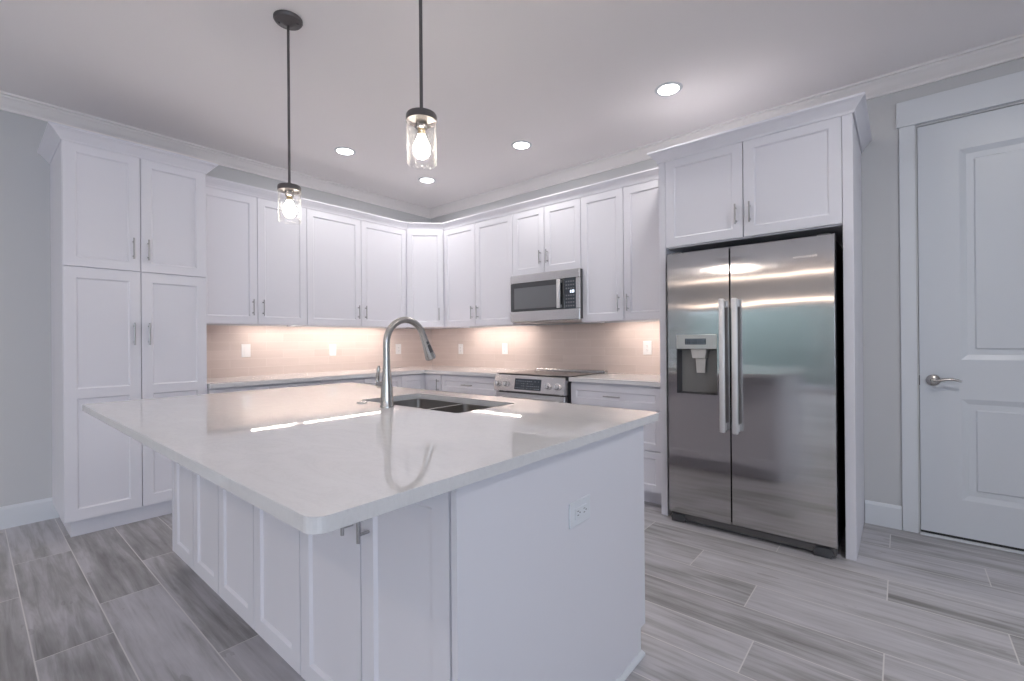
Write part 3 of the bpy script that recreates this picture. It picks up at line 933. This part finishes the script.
def fridge_handle(x, par):
    c = B()
    z0, z1 = 0.637, 1.456
    pts = [(x, -FD - 0.052, z0), (x, -FD - 0.056, (z0 + z1) / 2), (x, -FD - 0.052, z1)]
    box(c, x - 0.0165, x + 0.0165, -FD - 0.062, -FD - 0.038, z0, z1, 0.008, 3)
    for z in (z0 + 0.03, z1 - 0.03): box(c, x - 0.011, x + 0.011, -FD - 0.045, -FD + 0.002, z - 0.022, z + 0.022, 0.003)
    obj('handle', c, 'fhandle', par, True, label='long vertical steel bar handle')
fridge_handle(gap - 0.033, fd)
fridge_handle(gap + 0.040, rd)
# dispenser: control panel, recess, chute and paddle
c = B(); box(c, HX0, HX1, -FD - 0.002, -FD + 0.02, 1.147, HZ1, 0.002); obj('dispenser_panel', c, 'steel3', fd, label='steel dispenser control panel')
c = B(); box(c, HX0 + 0.056, HX1 - 0.066, -FD - 0.0035, -FD - 0.0015, 1.176, 1.214); random.seed(4)
for k in range(9):
    x = HX0 + 0.064 + k * 0.0135
    for z in (1.183, 1.196, 1.205): box(c, x, x + random.uniform(0.004, 0.010), -FD - 0.0042, -FD - 0.0034, z, z + 0.004, mi=1)
obj('display', c, ['lcd', 'lcd_print'], fd, label='dark dispenser display')
c = B()
def sheet(pts): c.faces.new([c.verts.new(p) for p in pts])
y0, y1 = -FD + 0.001, -FD + 0.066
sheet([(HX0, y0, HZ0), (HX0, y0, 1.147), (HX0 + 0.012, y1, 1.14), (HX0 + 0.012, y1, HZ0 + 0.006)])
sheet([(HX1, y0, HZ0), (HX1, y0, 1.147), (HX1 - 0.012, y1, 1.14), (HX1 - 0.012, y1, HZ0 + 0.006)])
sheet([(HX0, y0, 1.147), (HX1, y0, 1.147), (HX1 - 0.012, y1, 1.14), (HX0 + 0.012, y1, 1.14)])
sheet([(HX0, y0, HZ0), (HX1, y0, HZ0), (HX1 - 0.012, y1, HZ0 + 0.006), (HX0 + 0.012, y1, HZ0 + 0.006)])
obj('dispenser_recess', c, 'disp', fd, label='dark grey dispenser recess')
c = B(); box(c, HX0 + 0.012, HX1 - 0.012, y1 + 0.0002, y1 + 0.003, HZ0 + 0.006, 1.14); obj('recess_back', c, 'recess', fd, label='steel back of the dispenser recess')
c = B(); prism(c, [(0.145, 1.147), (0.245, 1.147), (0.235, 1.088), (0.155, 1.088)], -FD + 0.012, -FD + 0.062, 'y', 0.002); obj('ice_chute', c, 'disp_l', fd, label='light grey ice chute')
c = B(); prism(c, [(0.168, 1.086), (0.232, 1.086), (0.226, 0.992), (0.174, 0.992)], -FD + 0.034, -FD + 0.044, 'y', 0.002); obj('dispenser_paddle', c, 'disp_l', fd, label='light grey dispenser paddle')
# small pale maker's mark (illegible) on the right door
c = B()
random.seed(2)
x = w - 0.192
while x < w - 0.085:
    ww = random.uniform(0.006, 0.011)
    box(c, x, x + ww, -FD - 0.0010, -FD + 0.0005, 1.662, 1.670 + random.choice((0, 0.002, 0.003)))
    x += ww + 0.0035
obj('maker_mark', c, 'steel2', rd, label='small pale raised mark')
c = B(); box(c, 0.004, w - 0.004, -0.752, -0.70, 0.016, 0.062, 0.006); obj('base_grille', c, 'grille', r)
for x in (0.03, w - 0.09):
    c = B(); prism(c, [(x - 0.02, 0.002), (x + 0.06, 0.002), (x + 0.075, 0.03), (x + 0.06, 0.055), (x - 0.01, 0.055), (x - 0.024, 0.03)], -0.765, -0.722, 'y', 0.005); obj('foot', c, 'dark', r, True)
for x in (0.02, w - 0.085):
    c = B(); box(c, x, x + 0.065, -0.755, -0.66, 1.7655, 1.785, 0.005); obj('hinge_cover', c, 'dark', r)

# ------------------------------------------------------------------ range
RY0, RY1 = -1.698, -2.452
w = RY0 - RY1
r = thing('range', 'stainless slide-in electric range with front knobs and black glass cooktop', 'range', (0, RY0, 0), ROT_R)
c = B(); box(c, 0.002, w - 0.002, -0.63, -0.03, 0.03, 0.9105); obj('body', c, 'dark', r)
c = B(); box(c, -0.003, w + 0.030, -0.655, -0.075, 0.9108, 0.918, 0.002); ct = obj('cooktop', c, 'glass_black', r, label='black glass cooktop')
for x, y, rr in ((0.2, -0.22, 0.085), (0.56, -0.22, 0.10), (0.2, -0.48, 0.105), (0.56, -0.48, 0.085)):
    c = B(); lathe(c, [(rr, 0.0), (rr, 0.0006), (rr - 0.004, 0.0006), (rr - 0.004, 0.0)], 36, (x, y, 0.9180), close=True); obj('burner_ring', c, 'dark', ct)
c = B(); box(c, -0.003, w + 0.030, -0.074, -0.012, 0.9108, 0.932, 0.005); obj('rear_trim', c, 'steel2', r, label='raised steel trim behind the cooktop')
c = B(); prism(c, [(-0.63, 0.762), (-0.692, 0.762), (-0.700, 0.770), (-0.676, 0.900), (-0.665, 0.906), (-0.63, 0.906)], 0.0, w, 'x'); cp = obj('control_panel', c, 'steel2', r)
# the panel leans back: front surface point at height z
def pf(z): return -0.700 + (z - 0.770) * 0.024 / 0.130
c = B()
def tilted(bm, x0, x1, z0, z1, out, back=0.002, mi=0):
    v = [bm.verts.new(p) for p in ((x0, pf(z0) - out, z0), (x1, pf(z0) - out, z0), (x1, pf(z1) - out, z1), (x0, pf(z1) - out, z1),
                                   (x0, pf(z0) + back, z0), (x1, pf(z0) + back, z0), (x1, pf(z1) + back, z1), (x0, pf(z1) + back, z1))]
    for q in ((0, 1, 2, 3), (4, 5, 6, 7), (0, 1, 5, 4), (1, 2, 6, 5), (2, 3, 7, 6), (3, 0, 4, 7)): bm.faces.new([v[i] for i in q]).material_index = mi
tilted(c, 0.236, 0.522, 0.786, 0.880, 0.0015)
random.seed(11)
for i in range(13):
    for j in range(4):
        if random.random() < 0.72:
            x = 0.25 + i * 0.0203; z = 0.797 + j * 0.020
            tilted(c, x, x + random.uniform(0.005, 0.011), z, z + 0.005, 0.0022, mi=1)
obj('display', c, ['lcd', 'lcd_print'], cp, label='dark touch display')
for x in (0.040, 0.135, 0.592, 0.690):
    c = B(); z = 0.828
    lathe(c, [(0.0, -0.002), (0.030, -0.002), (0.030, 0.004), (0.0235, 0.006), (0.0215, 0.032), (0.019, 0.036), (0.0, 0.037)], 24, (x, pf(z), z), (0, -1, 0.185))
    box(c, x - 0.004, x + 0.004, pf(z) - 0.043, pf(z) - 0.033, z - 0.010, z + 0.028, 0.001)
    obj('knob', c, 'steel2', r, True)
c = B(); box(c, 0.004, w - 0.004, -0.682, -0.631, 0.215, 0.752, 0.004); od = obj('oven_door', c, 'steel2', r)
c = B(); box(c, 0.12, w - 0.12, -0.6835, -0.6815, 0.30, 0.60); obj('oven_window', c, 'glass_black', od, label='black oven window')
c = B(); tube(c, [(0.04, -0.735, 0.700), (w - 0.04, -0.735, 0.700)], 0.012, 16)
for x in (0.07, w - 0.07): box(c, x - 0.012, x + 0.012, -0.735, -0.680, 0.690, 0.710, 0.003)
obj('handle', c, 'fhandle', od, True)
c = B(); box(c, 0.004, w - 0.004, -0.680, -0.631, 0.05, 0.205, 0.004); obj('storage_drawer', c, 'steel2', r)
for x in (0.06, w - 0.06):
    c = B(); lathe(c, [(0.0, 0), (0.02, 0), (0.02, 0.03), (0, 0.03)], 16, (x, -0.55, 0)); obj('foot', c, 'black', r)

# ------------------------------------------------------------------ microwave
MY0 = -1.688
w = 0.765
r = thing('microwave', 'stainless over-the-range microwave oven with a dark window', 'microwave', (0, MY0, 1.385), ROT_R)
MD = 0.445
c = B(); box(c, 0.004, w - 0.004, -MD + 0.02, -0.012, 0.012, 0.438); obj('body', c, 'dark', r)
c = B(); box(c, 0.0, w, -MD, -MD + 0.02, 0.364, 0.439, 0.003); obj('vent_strip', c, 'steel2', r)
c = B(); box(c, 0.0, w, -MD, -MD + 0.02, 0.006, 0.100, 0.003); obj('lower_strip', c, 'steel2', r)
c = B(); box(c, 0.0, 0.612, -MD + 0.001, -MD + 0.02, 0.102, 0.362, 0.002); md = obj('door', c, 'oven_glass', r, label='dark glass microwave door')
c = B()
wi = (0.045, 0.540, 0.122, 0.318)
box(c, wi[0], wi[1], -MD - 0.0003, -MD + 0.003, wi[2], wi[3]); M['mesh'] = principled('window_mesh', (0.16, 0.165, 0.175), 0.18, 0.0, 0.6); obj('window', c, 'mesh', md, label='grey mesh window')
c = B(); box(c, 0.553, 0.587, -MD - 0.040, -MD - 0.018, 0.108, 0.358, 0.004)
for z in (0.125, 0.341): box(c, 0.556, 0.584, -MD - 0.022, -MD + 0.002, z - 0.012, z + 0.012)
obj('handle', c, 'fhandle', md, True, label='vertical steel handle')
c = B(); box(c, 0.614, 0.726, -MD, -MD + 0.02, 0.102, 0.362, 0.001)
for i in range(4):
    for j in range(8):
        if j == 4: continue
        x = 0.626 + i * 0.024; z = 0.118 + j * 0.030
        box(c, x, x + 0.015, -MD - 0.0008, -MD + 0.001, z, z + 0.012, mi=1)
kp = obj('control_panel', c, ['lcd', 'key'], r, label='dark keypad panel')
c = B()
for x, ww in ((0.672, 0.009), (0.688, 0.010), (0.702, 0.010)):      # blurred clock digits
    for z in (0.236, 0.246, 0.256): box(c, x, x + ww, -MD - 0.0012, -MD + 0.001, z, z + 0.003)
    box(c, x + ww - 0.002, x + ww, -MD - 0.0012, -MD + 0.001, z - 0.02, z + 0.003)
    box(c, x, x + 0.002, -MD - 0.0012, -MD + 0.001, z - 0.02, z + 0.003)
obj('clock', c, 'clock', kp, label='glowing clock digits')
c = B(); box(c, 0.728, w, -MD, -MD + 0.02, 0.102, 0.362, 0.002); obj('side_strip', c, 'steel2', r)
c = B(); box(c, 0.02, w - 0.02, -MD + 0.025, -0.03, -0.004, 0.011, 0.003); box(c, 0.06, 0.33, -MD + 0.08, -0.12, -0.010, -0.003, 0.002)
obj('underside', c, 'disp_l', r)

# ------------------------------------------------------------------ electrical outlets
def outlet(label, loc, rz, kind, horizontal=False, mat='plate'):
    r = thing('electrical_outlet', label, 'outlet', loc, rz, 'white outlets on the backsplash' if mat == 'plate' else None)
    a, h = (0.0385, 0.059)
    if horizontal: a, h = h, a
    c = B(); box(c, -a, a, -0.006, 0.0, -h, h, 0.0025, 2); obj('cover_plate', c, mat, r)
    c = B()
    ia, ih = (0.0165, 0.0335)
    if horizontal: ia, ih = ih, ia
    box(c, -ia, ia, -0.0085, -0.005, -ih, ih, 0.001)
    ins = obj('insert', c, mat, r)
    if kind == 'receptacle':
        c = B()
        for s in (-1, 1):
            for q in (-0.006, 0.006):
                if horizontal: box(c, s * 0.018 - 0.004, s * 0.018 + 0.004, -0.0090, -0.008, q - 0.001, q + 0.001)
                else: box(c, q - 0.001, q + 0.001, -0.0090, -0.008, s * 0.018 - 0.004, s * 0.018 + 0.004)
            if horizontal: lathe(c, [(0, 0), (0.0024, 0), (0.0024, 0.0006), (0, 0.0006)], 10, (s * 0.018 + 0.010, -0.0084, 0), (0, -1, 0))
            else: lathe(c, [(0, 0), (0.0024, 0), (0.0024, 0.0006), (0, 0.0006)], 10, (0, -0.0084, s * 0.018 - 0.010), (0, -1, 0))
        obj('slot', c, 'slot', ins)
outlet('white outlet on the left backsplash closest to the pantry cabinet', (-2.169, -0.0102, 1.142), 0, 'switch')
outlet('white outlet in the middle of the left backsplash', (-1.338, -0.0102, 1.130), 0, 'receptacle')
outlet('white outlet on the left backsplash beside the corner, right of the faucet neck', (-0.517, -0.0102, 1.126), 0, 'receptacle')
outlet('white outlet on the right backsplash beside the corner', (-0.0102, -0.541, 1.119), ROT_R, 'receptacle')
outlet('white outlet on the right backsplash just left of the range', (-0.0102, -1.234, 1.125), ROT_R, 'receptacle')
outlet('white outlet on the right backsplash between the microwave and the refrigerator', (-0.0102, -2.862, 1.140), ROT_R, 'receptacle')
outlet('white horizontal outlet on the island end panel', (-2.577, -3.7642, 0.678), 0, 'receptacle', True, 'island_plate')

# ------------------------------------------------------------------ lights
def lamp(name, kind, loc, energy, col, size=0.1, rot=(0, 0, 0), size_y=None, spread=None):
    l = bpy.data.lights.new(name, kind)
    l.energy = energy
    l.color = col
    if kind == 'AREA':
        l.shape = 'RECTANGLE' if size_y else 'DISK'
        l.size = size
        if size_y: l.size_y = size_y
        if spread: l.spread = spread
    else:
        l.shadow_soft_size = size
    o = bpy.data.objects.new(name, l)
    COL.objects.link(o)
    o.location = loc
    o.rotation_euler = rot
    return o

def can(x, y, label, power=None, col=(1.0, 0.955, 0.91), group='recessed ceiling lights'):
    r = thing('recessed_light', label, 'ceiling light', (x, y, CEIL), 0, group)
    c = B(); lathe(c, [(0.066, -0.0005), (0.066, -0.006), (0.083, -0.005), (0.088, -0.0005)], 40, close=True); obj('trim_ring', c, 'trim', r, True)
    c = B(); lathe(c, [(0.0, -0.001), (0.0655, -0.001), (0.0655, -0.004), (0.0, -0.004)], 40); obj('lens', c, 'can_lens', r, label='glowing round lens')
    lamp('recessed_light_glow', 'AREA', (x, y, CEIL - 0.008), power or CAN_POWER, col, 0.13, spread=math.radians(180))
can(-0.815, -3.377, 'round recessed ceiling light in front of the refrigerator, largest in view')
can(-0.778, -2.104, 'round recessed ceiling light in front of the microwave')
can(-0.760, -0.851, 'small round recessed ceiling light near the room corner, just below the larger-looking pendant glass')
can(-1.686, -0.884, 'round recessed ceiling light before the left wall cabinets, between the two pendants')

def pendant(x, y, ztop, zbot, label):
    r = thing('pendant_light', label, 'pendant light', (x, y, zbot), 0, 'glass pendants over the island')
    H = CEIL - zbot
    g = ztop - zbot
    c = B(); lathe(c, [(0.0, H - 0.0005), (0.068, H - 0.0005), (0.068, H - 0.010), (0.062, H - 0.018), (0.030, H - 0.024), (0.016, H - 0.034), (0.0, H - 0.036)], 36); cn = obj('canopy', c, 'bronze', r, True)
    c = B()
    for s in (-1, 1): lathe(c, [(0.0, 0.0), (0.006, 0.0), (0.005, -0.007), (0.0, -0.008)], 12, (s * 0.045 * 0.75, s * 0.045 * -0.66, H - 0.020))
    obj('screw', c, 'bronze', cn, True)
    c = B(); tube(c, [(0, 0, g + 0.028), (0, 0, H - 0.03)], 0.0062, 12); obj('rod', c, 'bronze', r, True)
    c = B(); lathe(c, [(0.0, g + 0.036), (0.010, g + 0.036), (0.014, g + 0.026), (0.052, g + 0.020), (0.0555, g + 0.014), (0.0555, g - 0.006), (0.0535, g - 0.006), (0.0535, g + 0.012), (0.0, g + 0.012)], 36); obj('cap', c, 'bronze', r, True, label='dark bronze cap')
    c = B(); lathe(c, [(0.0, g + 0.0118), (0.0532, g + 0.0118), (0.0532, g + 0.0105), (0.0, g + 0.0105)], 36); obj('cap_pale_disc', c, 'cap_pale', r, True, label='pale disc added to lighten the underside of the cap')  # separate pale disc added to lighten the cap's underside
    c = B(); lathe(c, [(0.0, g + 0.0104), (0.021, g + 0.012), (0.021, g - 0.030), (0.016, g - 0.034), (0.0, g - 0.034)], 24); sk = obj('socket', c, 'nickel', r, True)
    c = B(); lathe(c, [(0.0, g - 0.034), (0.0135, g - 0.034), (0.0135, g - 0.054), (0.0, g - 0.054)], 20); obj('screw_base', c, 'brass', sk, True, label='brass screw base')
    c = B(); lathe(c, [(0.0, g - 0.054), (0.013, g - 0.054), (0.018, g - 0.070), (0.029, g - 0.092), (0.031, g - 0.106), (0.026, g - 0.124), (0.014, g - 0.137), (0.0, g - 0.140)], 24); obj('bulb', c, 'bulb', r, True, label='glowing light bulb')
    c = B(); lathe(c, [(0.0530, g - 0.004), (0.0530, 0.002), (0.0520, 0.0), (0.0508, 0.002), (0.0508, g - 0.004)], 40, close=True); obj('glass_shade', c, 'glass', r, True, label='clear seeded glass cylinder')
    lamp('pendant_bulb_glow', 'POINT', (x, y, ztop - 0.10), BULB_POWER, (1.0, 0.92, 0.84), 0.033)
pendant(-2.737, -2.160, 1.986, 1.822, 'farther glass pendant light over the island, its whole dark ceiling canopy in view')
pendant(-2.737, -3.213, 2.010, 1.850, 'nearer and larger-looking glass pendant light over the island')

def strip(label, x0, x1, y0, y1, along_x):
    z = UB + LIP - 0.0008
    r = thing('under_cabinet_light', label, 'under-cabinet light', ((x0 + x1) / 2, (y0 + y1) / 2, z), 0, 'under-cabinet light strips')
    hx, hy = abs(x1 - x0) / 2, abs(y1 - y0) / 2
    c = B(); box(c, -hx, hx, -hy, hy, -0.009, 0.0, 0.001); obj('housing', c, 'trim', r)
    c = B(); box(c, -hx + 0.006, hx - 0.006, -hy + 0.004, hy - 0.004, -0.0115, -0.0088); obj('lens', c, 'strip_lens', r, label='glowing strip lens')
    n = max(1, round(max(hx, hy) * 2 / 0.9)); ln = max(hx, hy) * 2
    lamp('strip_glow', 'AREA', ((x0 + x1) / 2, (y0 + y1) / 2, z - 0.013), STRIP_POWER * ln, (1.0, 0.88, 0.79), hx * 2 - 0.012, size_y=hy * 2 - 0.008)
strip('glowing light strip under the left wall cabinet next to the pantry', -2.19, -1.806, -0.185, -0.155, True)
strip('long glowing light strip under the wide left wall cabinet beside the corner', -1.764, -0.70, -0.185, -0.155, True)
strip('glowing light strip under the wall cabinet between the corner and the microwave', -0.185, -0.155, -1.645, -0.76, False)
strip('glowing light strip under the wall cabinet beside the refrigerator', -0.185, -0.155, -3.20, -2.62, False)

# ------------------------------------------------------------------ out of view: lamps added for fill and refrigerator reflections, hedge, ground
for x, y, lab in ((-9.4, -6.6, 'added unseen recessed light by the glass doors, window side'), (-5.4, -1.8, 'added unseen recessed light over the middle of the living area')):  # lamps added out of view to raise the general light
    can(x, y, lab, 8.0 if x > -6 else 20.0, (1.0, 0.86, 0.74), 'added lights outside the view')
can(-1.8, -5.2, 'added recessed fill light between the island and the interior door, outside the view', 8.5, (1.0, 0.97, 0.95), 'added lights outside the view')  # lamp added out of view to brighten the door wall and floor
r = thing('added_linear_pendant', 'long warm linear pendant added behind the camera for the upper band reflected in the refrigerator', 'pendant light', (-9.3, -2.6, 2.64))  # unseen fixture added so a warm band reflects in the refrigerator
c = B(); box(c, -0.04, 0.04, -2.2, 2.2, 0.0, 0.04, 0.003); obj('housing', c, 'trim', r)
c = B(); box(c, -0.03, 0.03, -2.19, 2.19, -0.03, 0.0, 0.004); obj('diffuser', c, 'added_glow', r)
for q in (-1.6, 1.6):
    c = B(); tube(c, [(0, q, 0.04), (0, q, CEIL - 2.64)], 0.006, 8); obj('rod', c, 'bronze', r)
r = thing('added_linear_light', 'long warm linear light added above the glass doors for the lower band reflected in the refrigerator', 'wall light', (XB, -2.6, 2.08))  # second unseen fixture, added for the lower reflected band
c = B(); box(c, 0.0005, 0.03, -2.2, 2.2, -0.04, 0.04, 0.003); obj('housing', c, 'trim', r)
c = B(); box(c, 0.03, 0.05, -2.19, 2.19, -0.025, 0.025, 0.004); obj('diffuser', c, 'added_glow', r)
c = B()
random.seed(7)
for k in range(9):
    cx, cy = -13.2 + random.uniform(-0.3, 0.3), -8.4 + k * 1.05
    bmesh.ops.create_icosphere(c, subdivisions=3, radius=1.0, matrix=Matrix.Translation((cx, cy, 1.0)) @ Matrix.Diagonal((0.8, 0.9, 1.5, 1)))
for v in c.verts:
    v.co += Vector((random.uniform(-1, 1), random.uniform(-1, 1), random.uniform(-1, 1))) * 0.07
    v.co.z = max(v.co.z, -0.10)
tag(obj('hedge', c, 'leaf'), 'green hedge outside the glass doors behind the camera', 'hedge', None, 'stuff')
c = B(); box(c, -20, XB - 0.15, -14, 6, -0.2, -0.101); struct('outdoor_ground', c, 'wall')  # ground slab outside the glass doors
